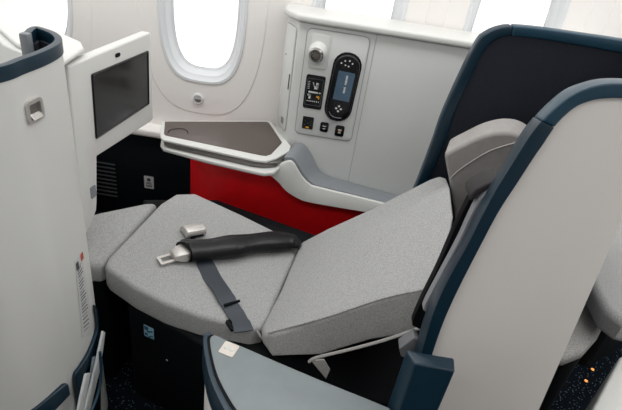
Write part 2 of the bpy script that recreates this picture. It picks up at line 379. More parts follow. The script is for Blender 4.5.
# handset dock and handset
hc = (PY(347.5, 53.5, FY) + PY(338, 120, FY)) / 2; hw_ = .094; hh_ = PY(346, 53, FY).z - PY(339, 119.5, FY).z
ca_, sa_ = math.cos(math.radians(2.5)), math.sin(math.radians(2.5)); hx = V((ca_, 0, -sa_)); hz = V((sa_, 0, ca_))
plate('handset_dock', hc, hx, hz, hw_ + .012, hh_ + .012, .05, .003, BGLASS, t, .001)
hs = thing('handset', 'black rounded handset with a blue grey screen docked on the white console', 'remote control', hc + V((0, -.004, -hh_ / 2)))
hb_ = plate('body', hc + V((0, -.0035, 0)), hx, hz, hw_, hh_, .045, .016, BGLASS, hs, .006, 3, sink=0)
HL = V((0, -.0195, 0))
ds = plate('display', hc + HL + hx * .003 + hz * .012, hx, hz, hw_ * .66, hh_ * .43, .002, .0006, LCD, hs, sink=0)
multi('display_text', [(hc + HL + hx * .007 + hz * dz + V((0, -.0007, 0)), hx, hz, w_, .0045, .0004) for dz, w_ in ((.052, .006), (.046, .008), (.040, .006), (.034, .008), (.028, .007), (.022, .006), (.008, .008), (.002, .006), (-.004, .008), (-.010, .007))], PRINT, ds)
for dx, dz in ((-.024, .095), (-.012, .105), (.004, .088), (.004, .108), (.016, .100), (-.008, .090)):
    plate('button', hc + HL + hx * dx + hz * dz, hx, hz, .0055, .0055, .002, .0008, PRINT, hs, sink=0)
for dx, dz in ((-.008, -.076), (.010, -.076), (.001, -.066), (.001, -.086)):
    plate('button', hc + HL + hx * dx + hz * dz, hx, hz, .008, .007, .003, .0008, PRINT, hs, sink=0)
tube('grip_line', smoothpath([hc + HL + hx * dx + hz * dz for dx, dz in ((-.032, -.094), (-.02, -.108), (0, -.113), (.02, -.110))], 4), .0012, GREYB, hs, 6)
# narrow door on the angled left face
p0 = V((X0, CY, 0)); p1 = V((X0 - .055, 1.90, 0)); dx_ = (p0 - p1).normalized(); nf = dx_.cross(V((0, 0, 1)))
dc = (p0 + p1) / 2 + V((0, 0, .835))
dr = plate('door', dc, dx_, fz, .092, .40, .014, .005, CONSOLE, t, .003)
frameplate('door_gap', dc, dx_, fz, .098, .406, .017, .003, .0012, SEAM, dr)
plate('latch_slot', dc + dx_ * .036 + V((0, 0, .0)) + nf * .005, dx_, fz, .007, .06, .003, .0015, BLACK, dr, sink=.0005)
plate('badge', dc + dx_ * .012 + V((0, 0, -.165)) + nf * .005, dx_, fz, .024, .026, .005, .001, GREYB, dr, sink=.0005)
plate('screw', dc - dx_ * .02 + V((0, 0, .09)) + nf * .005, dx_, fz, .006, .006, .0028, .001, INK, dr, sink=.0005)

# grey channel armrest and white fascia at the console foot
upr = [PY(x, y, CY - .002) for x, y in ((296, 142), (304, 144), (311, 153), (320, 170), (330, 176), (346, 181), (397, 195), (450, 211))]
lowr = [PY(x, y, 1.655) for x, y in ((284, 157), (293, 158), (299, 166), (307, 178), (317, 185), (334, 189), (387, 203), (440, 219))]
A = smoothpath(upr, 5); B = smoothpath(lowr, 5)
band('armrest_channel', A, B, (0, 0, -.03), GREYB, t, .0015)
low2 = shift(lowr, (0, -.004, -.006))
lip = shift(lowr, (0, -.03, -.004))
bot = [PY(x, y, 1.625) for x, y in ((259, 171), (268, 174), (278, 182), (286, 191), (297, 198), (312, 203), (372, 213.5), (430, 226))]
fup = [PY(x, y, 1.64) for x, y in ((280, 164), (289, 161.5), (294, 164.5), (301, 176), (309, 184.5), (320, 188.5), (387, 205), (440, 221))]
A = smoothpath(fup, 5); B = smoothpath(bot, 5)
band('fascia', A, B, (0, .014, 0), WHITE, t, .004)
A2 = smoothpath(shift(lowr, (0, -.005, -.001)), 5); B2 = smoothpath(shift(lowr, (0, -.0005, -.0135)), 5)

# red side panel under the console, with the black rail below it
rp_ = smoothpath([V((-.56, 1.90, 0)), V((-.525, 1.83, 0)), V((-.475, 1.765, 0)), V((-.41, 1.72, 0)), V((-.32, 1.697, 0)), V((-.15, 1.69, 0)), V((.02, 1.69, 0)), V((.25, 1.69, 0)), V((.55, 1.69, 0))], 6)
def rtop(x): return .535 if x < -.17 else max(.40, .535 - (x + .17) * 1.0)
q_ = offset2(rp_, .02)
rd = band('kick_panel', [V((p.x, p.y, rtop(p.x))) for p in rp_], [V((p.x, p.y, rtop(p.x))) for p in q_], (0, 0, -.40), RED, t, .003); tag(rd, 'red panel')

# ================================================================== SIDE TABLE
TZ = .60
tp = [PZ(x, y, TZ) for x, y in ((161.5, 121), (266, 120.5), (272, 122), (291, 146), (289, 151), (276, 158), (266, 161), (256, 160), (163, 139.5), (160.5, 137), (160, 132))]
t = thing('side_table', 'low brown topped side table with white rim between window and console', 'table', (sum((p.x for p in tp)) / len(tp), sum((p.y for p in tp)) / len(tp), TZ - .07))
cen = sum(tp, V()) / len(tp)
prism('rim', tp, down(tp, .010), WHITE, t, .0035, 3, ang=50)
ti = [PZ(x, y, TZ + .0002) for x, y in ((165, 121.7), (266.5, 121.8), (269, 123), (282, 142.5), (281, 144), (271, 154.5), (266, 156), (261, 155.5), (165.5, 135.5), (164, 134))]
top_ = prism('tabletop', shift(ti, (0, 0, .0008)), down(ti, .004), TRAYT, t, 0)
h = [PZ(x, y, TZ + .001) for x, y in ((168, 133), (169.5, 130.5), (175, 129), (183, 129), (187, 131), (188, 133.5))]
tube('finger_notch', smoothpath(h, 4), .0018, BLACK, top_, 6)
sl_ = [PZ(x, y, TZ - .011) for x, y in ((164, 140), (168, 142), (252, 161), (266, 162.5), (277, 162), (286, 156), (268, 130), (165, 130))]
slq = sl_
prism('slide', slq, down(slq, .024), mat('slide_metal', rgb(128, 124, 120), .35, .7, noise=.05), t, .006, 3)
tube('slide_pin', [PZ(181, 146.5, TZ - .022), PZ(181, 146.5, TZ - .024) + V((0, .04, 0))], .006, CHROME, t)
un = [PZ(x, y, TZ - .036) for x, y in ((160.5, 144), (163, 148), (205, 159.5), (250, 170), (264, 173), (274, 172), (284, 163), (270, 136), (162, 136))]
prism('underside', un, down(un, .016), WHITE, t, .005, 3)
# ================================================================== SEAT
Zf, Zh = .50, .43
hb, hf = PZ(297, 244, Zh), PZ(260, 327, Zh)
fb, ff = PZ(190, 193, Zf), PZ(106, 267, Zf)
sn = ((hb - fb).cross(ff - fb)).normalized()
if sn.z < 0: sn = -sn
def onseat(px, py, lift=0): return PP(px, py, fb + sn * lift, sn)
seat = thing('lie_flat_seat', 'reclined grey fabric seat with black base beside the console', 'seat', (-.05, 1.1, 0))
ct = [onseat(x, y) for x, y in ((160, 203), (176, 193), (195, 192.5), (240, 213), (297, 241), (299, 249), (284, 283), (269, 319), (262, 328), (250, 329), (200, 316), (163, 302), (134, 287), (108, 269), (104.5, 264), (108, 257))]
cb = [p - V((0, 0, .086)) for p in ct]
ctr = sum(cb, V()) / len(cb)
prism('seat_cushion', ct, cb, FAB, seat, .014, 4, 50, ang=50)
# backrest
Zt = .775
tb, tf = PZ(450, 181, Zt), PZ(424, 288, Zt - .0)
bh, bf = PZ(301, 243, Zh + .015), PZ(263, 333, Zh + .015)
bn = ((tb - bh).cross(bf - bh)).normalized()
if bn.z < 0: bn = -bn
def onback(px, py, lift=0): return PP(px, py, bh + bn * lift, bn)
bt = [onback(x, y) for x, y in ((301, 242), (330, 227), (370, 209), (430, 178.5), (440, 175), (447, 177), (450.5, 186), (454, 215), (448, 248), (433, 288), (380, 299), (330, 316), (275, 334), (263, 334), (262, 326), (281, 290))]
bax = (tf - bf).normalized()
bbk = []
for p in bt:
    u = min(1, max(0, (p - bf).dot(bax) / .09)); bbk.append(p - V((0, 0, .03 + .098 * u)) + V((0, -.012 * u, 0)))
bk = prism('backrest', bt, bbk, FAB, seat, .012, 4, 50, ang=50)
tube('crease_welt', smoothpath([onback(268, 333, .001), onback(300, 324.5, .001), onback(330, 316.2, .001), onback(380, 299.5, .001), onback(431, 288, .001)], 4), .0028, FABD, bk, 6)
tube('piping', smoothpath([PY(309, 362, .80), PY(317, 357.5, .80), PY(350, 349.5, .80), PY(385, 340, .80), PY(420, 328, .80)], 4), .004, WELT, bk, 6)
# hanging flap under the backrest corner
fl = [PY(x, y, .80) for x, y in ((311, 361), (324, 360), (330, 370), (326, 379))]
prism('cover_flap', fl, shift(fl, (0, .006, -.002)), FABD, bk, .001)
tube('piping', smoothpath([onseat(257, 331, -.01), onseat(262, 338, -.015), onseat(272, 346, -.03), onseat(288, 352, -.05)], 4), .0035, WELT, bk, 6)
# black carrier and base
base = [PZ(x, y, .40) for x, y in ((118, 273), (190, 200), (330, 238))] 
bp = [V((-.47, .985, 0)), V((-.12, .86, 0)), V((.36, .80, 0)), V((.40, 1.28, 0)), V((.02, 1.30, 0)), V((-.40, 1.43, 0))]
prism('base', [V((p.x, p.y, .365 + (.035 if p.x < -.3 else 0))) for p in bp], bp, BLACK, seat, .012)
rail = [PZ(x, y, .40) for x, y in ((146, 199), (165, 199), (250, 221), (350, 240), (345, 232), (250, 212), (190, 193), (146, 189))]
prism('side_rail', [V((-.62, 1.50, .41)), V((-.56, 1.42, .41)), V((-.40, 1.49, .41)), V((.05, 1.335, .40)), V((.40, 1.32, .40)), V((.42, 1.40, .40)), V((.10, 1.44, .40)), V((-.36, 1.58, .41))],
      [V((-.62, 1.50, .0)), V((-.56, 1.42, .0)), V((-.40, 1.49, .0)), V((.05, 1.335, .0)), V((.40, 1.32, .0)), V((.42, 1.40, .0)), V((.10, 1.44, .0)), V((-.36, 1.58, .0))], BLACK, seat, .008)
# blue sticker on the base
q0, q1 = V((-.47, .985, 0)), V((-.12, .86, 0)); bx = (q1 - q0).normalized(); bnn = bx.cross(V((0, 0, 1)))
sc_ = PP(149, 332, q0 + bnn * .012, bnn)
sc_ = PP(149, 332, q0, bnn)
lb = plate('sticker', sc_, bx, fz, .034, .044, .003, .001, LABELB, seat, sink=.0); tag(lb, 'pale blue sticker')
multi('printed_symbol', [(sc_ + bnn * .001 + bx * dx + V((0, 0, dz)), bx + V((0, 0, .5 * (i % 2))), (0, 0, 1), w_, h_, .0006) for i, (dx, dz, w_, h_) in enumerate(((-.008, .012, .014, .014), (.004, .004, .022, .006), (-.009, -.012, .01, .009), (.008, -.012, .016, .004), (.006, -.019, .02, .003)))], LABELI, lb)
sp2 = PP(167, 360, q0, bnn)
plate('rivet', sp2, bx, fz, .006, .006, .0028, .001, PRINT, seat, sink=0)

# ottoman
oz = .495
ot = [PZ(x, y, oz) for x, y in ((158, 201), (145, 202), (100, 211), (66, 220), (50, 250), (70, 262), (98, 264), (104, 262))]
om = thing('ottoman', 'grey fabric footrest cushion against the foot of the seat', 'footrest', (-.68, 1.2, 0))
prism('cushion', ot, down(ot, .075), FAB, om, .02, 5, 50, ang=60)
cc = sum(ot, V()) / len(ot)
ob = [V((cc.x + (p.x - cc.x) * .93, cc.y + (p.y - cc.y) * .93, .425)) for p in ot]
prism('base', ob, [V((p.x, p.y, 0)) for p in ob], BLACK, om, .01)

# pillow / head cushion
HZ = .84
hd = thing('head_cushion', 'soft smooth grey cushion leaning in the dark shell above the backrest', 'cushion', (.48, 1.25, .7))
yF = 1.285
front = [PY(x, y, yF) for x, y in ((455, 222), (449, 185), (445, 164), (444.5, 155), (450, 150.5), (462, 144.5), (480, 136), (500, 131.5), (518, 134), (531, 145), (535, 170), (530, 200), (500, 230), (470, 235))]
front = smoothpath(front + [front[0]], 4)[:-1]
bm = bmesh.new(); add_prism(bm, front, [p + V((.03, .10, .01)) for p in front]); bmesh.ops.recalc_face_normals(bm, faces=bm.faces)
bev(bm, .02, 5, ang=60)
pl = fin(bm, 'cover', PILF, hd, 60)
tube('seam', smoothpath([PY(x, y, yF - .004) for x, y in ((450, 179), (458, 171), (474, 160), (492, 150), (515, 143), (524, 142))], 4), .0022, PILF, pl, 6)

# ================================================================== SEAT BELTS
bt1 = thing('padded_seat_belt', 'black padded leather belt half with metal tongue lying across the seat', 'seat belt', onseat(240, 250))
pth = [onseat(x, y, .028) for x, y in ((187, 251), (190, 250.5), (210, 249), (230, 246.5), (250, 243.5), (270, 241.5), (285, 241), (293, 242.5), (300, 246))]
pth = smoothpath(pth, 5); nn = len(pth)
random.seed(2)
rad = []
for i in range(nn):
    u = i / (nn - 1); r = .040 * (1 - .25 * max(0, (u - .55) / .45)) if u < .9 else .026 - .14 * (u - .9)
    if i == 0: r = .030
    r *= 1 + .07 * math.sin(u * 21) * math.exp(-((u - .5) ** 2) * 6) + random.uniform(-.015, .015)
    rad.append(r)
tube('padded_sleeve', pth, rad, LEATHER, bt1, 18, .66, sn)
c0, c1 = onseat(187, 251.5, .022), onseat(168, 257, .018); e = (c1 - c0).normalized(); s_ = e.cross(sn).normalized()
bm = bmesh.new(); prof = [(0, .029, .014), (.014, .030, .016), (.030, .026, .013), (.046, .019, .008)]
R = []
for dd, hw, ht in prof:
    p = c0 + e * dd; R.append([bm.verts.new(p + s_ * a * hw + sn * b_ * ht) for a, b_ in ((-1, -.7), (-.8, 1), (.8, 1), (1, -.7))])
for a, d in zip(R, R[1:]):
    for k in range(4): bm.faces.new((a[k], a[(k + 1) % 4], d[(k + 1) % 4], d[k]))
bm.faces.new(R[0][::-1]); bm.faces.new(R[-1]); bmesh.ops.recalc_face_normals(bm, faces=bm.faces); bev(bm, .003, 3, ang=30)
fin(bm, 'connector', METAL, bt1)
frameplate('tongue', c0 + e * .062 + sn * (-.008), e, -s_ if e.cross(-s_).dot(sn) > 0 else s_, .048, .034, .004, .0085, .003, METAL, bt1, .001)

bt2 = thing('lap_belt', 'grey webbing belt half with silver buckle passing under the padded sleeve', 'seat belt', onseat(215, 285))
strip = [(187, 238), (200, 254), (207, 266), (213, 278), (221, 290), (229, 302), (236, 313), (241, 323), (244, 331)]
wid = [.023, .025, .026, .026, .026, .023, .024, .027, .027]
cpts = [onseat(x, y, .006 if i not in (5, 6) else .012) for i, (x, y) in enumerate(strip)]
cs = smoothpath(cpts, 4); A = []; B = []
for i, p in enumerate(cs):
    tt = (cs[min(i + 1, len(cs) - 1)] - cs[max(i - 1, 0)]).normalized(); s2 = tt.cross(sn).normalized(); wv = wid[min(i // 4, len(wid) - 1)]
    A.append(p - s2 * wv + sn * .0); B.append(p + s2 * wv + sn * .006 * math.sin(i * .5))
band('webbing', A, B, sn * -.003, STRAP, bt2, 0)
# adjuster bar
p = onseat(232, 303, .014); tt = (onseat(236, 313) - onseat(229, 302)).normalized(); s2 = tt.cross(sn).normalized()
tube('adjuster_bar', [p - s2 * .024, p + s2 * .024], .004, BLACK, bt2, 8)
plate('anchor_clip', onseat(233, 325, .0), tt, sn.cross(tt), .035, .03, .004, .006, BLACK, bt2, .001)
# buckle: a curved metal cover standing on edge
b0, b1 = onseat(184, 236, .004), onseat(203, 232, .004); e2 = (b1 - b0).normalized(); q = sn.cross(e2).normalized()
bm = bmesh.new(); prf = [(-.020, .002), (-.022, .016), (-.014, .027), (.004, .030), (.022, .024), (.034, .008), (.034, .001)]
Lh = (b1 - b0).length
add_prism(bm, [b0 + q * a + sn * h_ for a, h_ in prf], [b1 + q * a + sn * h_ for a, h_ in prf]); bmesh.ops.recalc_face_normals(bm, faces=bm.faces); bev(bm, .003, 3, ang=20)
bk_ = fin(bm, 'buckle', METAL, bt2, 45)
box0 = b0 - q * .022 + sn * .008
plate('buckle_mouth', (b0 + b1) / 2 - q * .021 + sn * .009, e2, sn, Lh * .7, .008, .002, .0015, BLACK, bk_, sink=.001)

# ================================================================== SEAT SHELL (wraps the head of the seat)
NYs = .70
sh = thing('seat_shell', 'large warm white privacy shell with teal rim and navy lining around the seat head', 'seat shell', (.6, 1.0, 0))
XE = PY(585, 200, NYs).x + .078
back_ = [(412, 356), (414.6, 348), (426, 310), (438, 281), (460, 243), (474.6, 213), (489, 187), (504, 162), (520, 134), (533, 117), (546.6, 102.7), (563.7, 89), (583, 81.5), (600, 78), (622, 78), (660, 82), (740, 93)]
ridge = [(419, 358), (422, 349), (432, 315), (445, 284), (467, 244), (482, 214), (496, 188), (512, 162), (527, 138), (540.5, 120.5), (555, 106), (571, 94), (586, 87), (603, 83), (622, 82.4), (660, 86), (740, 97)]
inner = [(430, 360), (434, 347), (444, 319), (458.5, 287), (481, 243), (498, 211), (515.5, 184), (533, 157), (542, 144), (553.4, 127), (563.7, 115.6), (576, 106), (588, 101), (600, 98.5), (622, 98), (660, 101), (740, 111)]
TH = .045
Ab = smoothpath([PY(x, y, NYs + TH) for x, y in back_], 4); Ao = smoothpath([PY(x, y, NYs) for x, y in ridge], 4); Ai = smoothpath([PY(x, y, NYs) for x, y in inner], 4)
# the shell turns inboard behind the head: bend the far end of each curve round in plan
XB = PY(585, 200, NYs).x + .04
RB = .05
def bend(p):
    if p.x <= XB: return p.copy()
    s = p.x - XB; a = min(s / RB, math.pi / 2); ex = max(0, s - RB * math.pi / 2)
    return V((XB + RB * math.sin(a), p.y + RB * (1 - math.cos(a)) + ex, p.z))
def normal_at(p):
    if p.x <= XB: return V((0, 1, 0))
    a = min((p.x - XB) / RB, math.pi / 2); return V((-math.sin(a), math.cos(a), 0))
# far side curves, in the plane Y = FYs
FYs = 1.44
# panel of the near side
end = []
kk = min(len([p for p in L_ if p.x < XE]) for L_ in (Ab, Ao, Ai)); Ab = Ab[:kk]; Ao = Ao[:kk]; Ai = Ai[:kk]
tops = [p for p in Ai]
xl = [p.x for p in tops]
bm = bmesh.new(); cols = []
for p in tops + end:
    n_ = normal_at(p); b_ = bend(p); b0_ = bend(V((p.x, p.y, 0))) + V((.135 * max(0, min(1, (p.x - XE + .14) / .14)), 0, 0))
    o1 = b_ + n_ * .004; cols.append([bm.verts.new(v) for v in (o1, V((b0_.x, b0_.y, 0)) + n_ * .004, V((b0_.x, b0_.y, 0)) + n_ * .03, b_ + n_ * .03)])
for a, d in zip(cols, cols[1:]):
    for k in range(4): bm.faces.new((a[k], a[(k + 1) % 4], d[(k + 1) % 4], d[k]))
bm.faces.new(cols[0][::-1]); bm.faces.new(cols[-1])
fin(bm, 'outer_panel', SHELLW, sh, 40)
def trimband(name, ab, a, c, mt, parent, bevel=.004):
    bm = bmesh.new(); R = []
    for o_, p, q in zip(ab, a, c):
        n0, n1, n2 = normal_at(o_), normal_at(p), normal_at(q); P1, Q1 = bend(p), bend(q); O1 = bend(V((o_.x, NYs, o_.z))) + n0 * TH
        R.append([bm.verts.new(v) for v in (P1 - n1 * .004, Q1 - n2 * .004, Q1 + n2 * TH, O1)])
    for x, y in zip(R, R[1:]):
        for k in range(4): bm.faces.new((x[k], x[(k + 1) % 4], y[(k + 1) % 4], y[k]))
    bm.faces.new(R[0][::-1]); bm.faces.new(R[-1]); bmesh.ops.recalc_face_normals(bm, faces=bm.faces); bev(bm, bevel, 3, ang=35)
    return fin(bm, name, mt, parent, 40)
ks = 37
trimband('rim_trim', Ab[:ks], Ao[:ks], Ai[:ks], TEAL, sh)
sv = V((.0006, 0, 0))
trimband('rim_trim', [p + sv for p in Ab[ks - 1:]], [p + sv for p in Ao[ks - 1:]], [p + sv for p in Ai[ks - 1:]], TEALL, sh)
# lining strip on the seat side of the near wing
io = smoothpath([PY(x, y, NYs + .075) for x, y in ((413, 326), (413, 321), (424, 296), (437, 270), (450, 240), (461, 216), (470, 199), (473, 196))], 4)
ii = smoothpath([PY(x, y, NYs + .075) for x, y in ((422, 330), (428, 318), (440, 292), (452, 268), (466, 240), (478, 218), (488, 202), (492, 196))], 4)
band('edge_seal', io, ii, (0, .02, 0), BLACK, sh, .002)
io2 = smoothpath([PY(x, y, NYs + .05) for x, y in ((423, 310), (428, 299), (442, 273), (459, 241), (470, 217), (478, 202), (486, 193))], 4)
ii2 = smoothpath([PY(x, y, NYs + .05) for x, y in ((428, 314), (434, 302), (448, 274), (466, 244), (478, 216), (488, 199), (496, 188))], 4)
band('inner_lining', io2, ii2, (0, .02, 0), mat('grey_inner_pad', rgb(134, 135, 138), .7, noise=.04), sh, .003)
hp = [PY(x, y, NYs + .055) for x, y in ((469.5, 200), (470.5, 195), (476, 189.5), (486, 184.5), (500, 179.5), (500, 184), (489, 189), (479, 194.5), (473, 202))]
prism('head_wing', hp, shift(hp, (.0, .05, 0)), mat('charcoal_pad', rgb(46, 42, 43), .8, noise=.05), sh, .004)
# rear wall of the shell joining both sides
# far side
fo = [(402, 218), (417.5, 183), (433, 142), (442.4, 115), (459.5, 77), (476.6, 43), (486, 33.3), (498.5, 27.7), (513, 25.7), (540, 27.8), (580, 33.5), (621, 39.5), (680, 50)]
fi = [(414, 224), (429, 183), (446, 142), (454.6, 115), (469, 82), (482, 56), (489, 45.5), (498.5, 39), (511, 36.5), (540, 39.5), (580, 46), (621, 53.4), (680, 64)]
Fo = smoothpath([PY(x, y, FYs) for x, y in fo], 4); Fi = smoothpath([PY(x, y, FYs) for x, y in fi], 4)
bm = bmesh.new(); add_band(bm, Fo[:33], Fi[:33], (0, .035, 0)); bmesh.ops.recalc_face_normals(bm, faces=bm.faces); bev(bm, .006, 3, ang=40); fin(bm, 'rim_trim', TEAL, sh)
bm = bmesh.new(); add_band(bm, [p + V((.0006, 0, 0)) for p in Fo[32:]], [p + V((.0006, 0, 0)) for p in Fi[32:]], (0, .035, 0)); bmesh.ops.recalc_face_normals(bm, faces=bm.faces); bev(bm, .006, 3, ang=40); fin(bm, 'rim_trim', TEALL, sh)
bm = bmesh.new(); cols = []
for p in Fi: cols.append([bm.verts.new(v) for v in (p + V((0, .006, 0)), V((p.x, p.y + .006, .05)), V((p.x, p.y + .03, .05)), p + V((0, .03, 0)))])
for a, d in zip(cols, cols[1:]):
    for k in range(4): bm.faces.new((a[k], a[(k + 1) % 4], d[(k + 1) % 4], d[k]))
bm.faces.new(cols[0][::-1]); bm.faces.new(cols[-1]); fin(bm, 'navy_lining', NAVY, sh, 40)
# rear wall
pe = bend(Ai[-1])
pr = [V((pe.x - .02, pe.y + .02, 0)), V((pe.x + .03, pe.y + .10, 0)), V((.71, 1.15, 0)), V((Fi[-1].x - .02, FYs + .03, 0))]
wallalong('rear_panel', smoothpath(pr, 6), .02, Ai[-1].z - .03, .02, NAVY, sh)
# teal foot post with pale top edge at the front of the shell
pz = .745
A_ = PZ(415, 364, pz)
cps = [V((A_.x, A_.y, pz)), V((A_.x + .072, A_.y - .002, pz)), V((A_.x + .076, A_.y + .03, pz)), V((A_.x + .006, A_.y + .03, pz)), V((A_.x - .006, A_.y + .034, pz)), V((A_.x - .014, A_.y + .03, pz))]
prism('foot_post', cps, [V((p.x, p.y, 0)) for p in cps], TEAL, sh, .009, 4)
lp_ = [PY(x, y, NYs + .05) for x, y in ((399, 349), (414, 338), (419, 340), (414, 353), (405, 358), (401, 357))]
prism('catch', lp_, shift(lp_, (0, .03, 0)), mat('grey_catch', rgb(112, 113, 115), .5, noise=.03), sh, .003)

# ================================================================== AISLE ARMREST
AZ = .60
ar = thing('aisle_armrest', 'blue grey topped armrest with teal edge and beige plate in the foreground', 'armrest', (0, .6, 0))
topl = [(206, 337), (209, 334), (214, 333.5), (224, 338), (250, 349), (275, 360), (320, 379), (370, 399), (391, 407.5), (396, 440), (390, 470), (330, 470), (262, 438), (238, 418), (224, 398), (214, 376), (208, 354)]
tp_ = [PZ(x, y, AZ) for x, y in topl]
prism('top', tp_, down(tp_, .02), ARMTOP, ar, .005, 3, ang=60)
eo = smoothpath([PZ(x, y, AZ) for x, y in ((210, 332.5), (204.5, 334.5), (203, 340), (204.5, 355), (209, 376), (217, 396), (229, 417), (250, 440), (300, 472))], 5)
ei = smoothpath([PZ(x, y, AZ) for x, y in ((212, 335), (208.5, 336.5), (207.3, 341), (209, 354), (214, 375), (222.5, 394), (235, 414), (257, 436), (306, 467))], 5)
band('edge_trim', shift(eo, (0, 0, .002)), shift(ei, (0, 0, .002)), (0, 0, -.075), TEAL, ar, .004)
cx_ = sum(tp_, V()) / len(tp_)
ins = [V((cx_.x + (p.x - cx_.x) * .97, cx_.y + (p.y - cx_.y) * .97, AZ - .02)) for p in tp_]
prism('body', ins, [V((p.x, p.y, AZ - .08)) for p in ins], BLACK, ar, 0)
prism('skirt', [V((p.x, p.y, AZ - .08)) for p in tp_], [V((p.x, p.y, 0)) for p in tp_], SHELLW, ar, .004)
q = [PZ(x, y, AZ) for x, y in ((225, 340.5), (239, 346), (233, 359), (218.5, 352))]
eg = smoothpath([PZ(x, y, AZ) for x, y in ((212, 335), (208.5, 336.5), (207.3, 341), (209, 354), (214, 375), (222.5, 394), (235, 414), (257, 436), (306, 467))], 5)
eh = smoothpath([PZ(x, y, AZ) for x, y in ((214, 335), (211, 337), (210, 341), (211.8, 354), (217, 374), (226, 393), (239, 413), (261, 434), (309, 464))], 5)
band('edge_gap', shift(eg, (0, 0, .0012)), shift(eh, (0, 0, .0012)), (0, 0, -.01), BLACK, ar, 0)
c_ = sum(q, V()) / 4; a1 = (q[1] - q[0]).normalized(); a2 = V((0, 0, 1)).cross(a1)
bpz = plate('symbol_plate', c_, a1, a2, (q[1] - q[0]).length, (q[0] - q[3]).length, .003, .0015, BEIGE, ar, .0005); tag(bpz, 'square beige plate with two raised dots')
for k in (-1, 1): lathe('raised_dot', c_ + a1 * k * .0065 + V((0, 0, .0012)), (0, 0, 1), [(.0055, 0), (.005, .001), (.003, .0022), (0, .0026)], WHITE, bpz, 16)

# ================================================================== FRONT PRIVACY SHELL (left)
fs = thing('front_privacy_shell', 'curved white back shell with teal top rim at the left edge', 'seat shell', (-.56, .8, 0))
TOP = 1.12; BAND = .025
path = smoothpath([PZ(x, y, TOP) for x, y in ((-130, 82), (-60, 78), (0, 66.6), (22, 59), (41.7, 52), (56, 45), (61, 39.5), (58, 34.5), (50.5, 30.5), (37, 26.5), (29.6, 28), (25, 32))], 6)
for p in path: p.z = 0
wallalong('outer_panel', path, .0, TOP - BAND, .011, WHITE, fs, 0)
rim = offset2(path, -.002)
wallalong('rim_trim', rim, TOP - BAND, TOP, .013, TEAL, fs, .003)
wallalong('inner_lining', offset2(path, .0115), .0, TOP - .022, .006, NAVY, fs, .001)
pw_ = path[-1]; box('wing_edge', (pw_.x - .006, pw_.y - .014, .70), (pw_.x + .012, pw_.y + .004, TOP), GREYB, fs, .003)
def onshell(px, py, lift=.0):
    """hit of a sight line on the shell's outer face"""
    d = ray(px, py); best = None
    for a, c in zip(path, path[1:]):
        ex, ey = c.x - a.x, c.y - a.y; den = d.x * ey - d.y * ex
        if abs(den) < 1e-9: continue
        tt = (a.x * ey - a.y * ex) / den; uu = (a.x * d.y - a.y * d.x) / den
        if 0 <= uu <= 1 and tt > 0 and (best is None or tt < best[0]):
            tg = V((ex, ey, 0)).normalized(); best = (tt, O + d * tt, tg, V((tg.y, -tg.x, 0)))
    if best is None:
        k = max(range(len(path)), key=lambda i: path[i].x / path[i].y); p = path[k]; tg = (path[k + 1] - path[k - 1]).normalized()
        return p + V((0, 0, CAMH + d.z * (p.y / d.y))), tg, V((tg.y, -tg.x, 0))
    return best[1] + best[3] * lift, best[2], best[3]
# coat hook recess
p, tg, nn_ = onshell(33, 110)
cw = (onshell(41, 110)[0] - onshell(25, 110)[0]).length; chh = abs(onshell(33, 98)[0].z - onshell(33, 122)[0].z)
ck = frameplate('coat_hook', p, tg, fz, cw, chh, .010, .007, .006, METAL, fs)
plate('recess', p + nn_ * .0005, tg, fz, cw - .010, chh - .010, .006, .0008, mat('hook_recess', rgb(120, 114, 110), .4, .4, noise=.1), ck, sink=0)
prism('flap', [p + nn_ * .001 + tg * a * cw + V((0, 0, b_ * chh)) for a, b_ in ((-.3, -.1), (.32, -.1), (.3, -.34), (-.3, -.34))], [p + nn_ * d_ + tg * a * cw + V((0, 0, b_ * chh)) for a, b_, d_ in ((-.3, -.1, .003), (.32, -.1, .003), (.3, -.34, .010), (-.3, -.34, .010))], CHROME, ck, .001)
# safety label
LA = smoothpath([onshell(x, y, .0006)[0] for x, y in ((74.5, 262), (76, 275), (78, 295), (80, 315), (82, 338))], 3)
LB = smoothpath([onshell(x, y, .0006)[0] for x, y in ((81, 250), (83.5, 268), (87, 290), (90, 310), (92, 335))], 3)
lbm = bmesh.new(); add_band(lbm, LA, LB, (.0006, 0, 0)); lab = fin(lbm, 'safety_label', LABELW, fs); tag(lab, 'pale safety label with dark print')
def lerp(a, c, u): return a + (c - a) * u
lbm = bmesh.new()
for k in range(21):
    u = .2 + .036 * k; i = min(int(u * (len(LA) - 1)), len(LA) - 2); f = u * (len(LA) - 1) - i
    a = lerp(LA[i], LA[i + 1], f); c = lerp(LB[i], LB[i + 1], f); ii_ = min(i + 1, len(LA) - 1)
    x0, x1 = lerp(a, c, .18), lerp(a, c, .55 + .25 * random.random()) + V((0, 0, .010)); dz = V((0, 0, .0035 if k % 4 else .002)) + (x1 - x0) * 0; nx = V((.0012, -.0004, 0))
    vs = [lbm.verts.new(v) for v in (x0 + nx, x1 + nx, x1 + nx + dz, x0 + nx + dz)]; lbm.faces.new(vs)
fin(lbm, 'printed_text', INK, lab)
p, tg, nn_ = onshell(77, 266, .001); plate('pictogram', p, tg, fz, .012, .022, .002, .0006, INK, lab, sink=0)
p, tg, nn_ = onshell(81.5, 256.5, .001); plate('warning_mark', p, tg, fz, .014, .02, .002, .0006, REDINK, lab, sink=0)
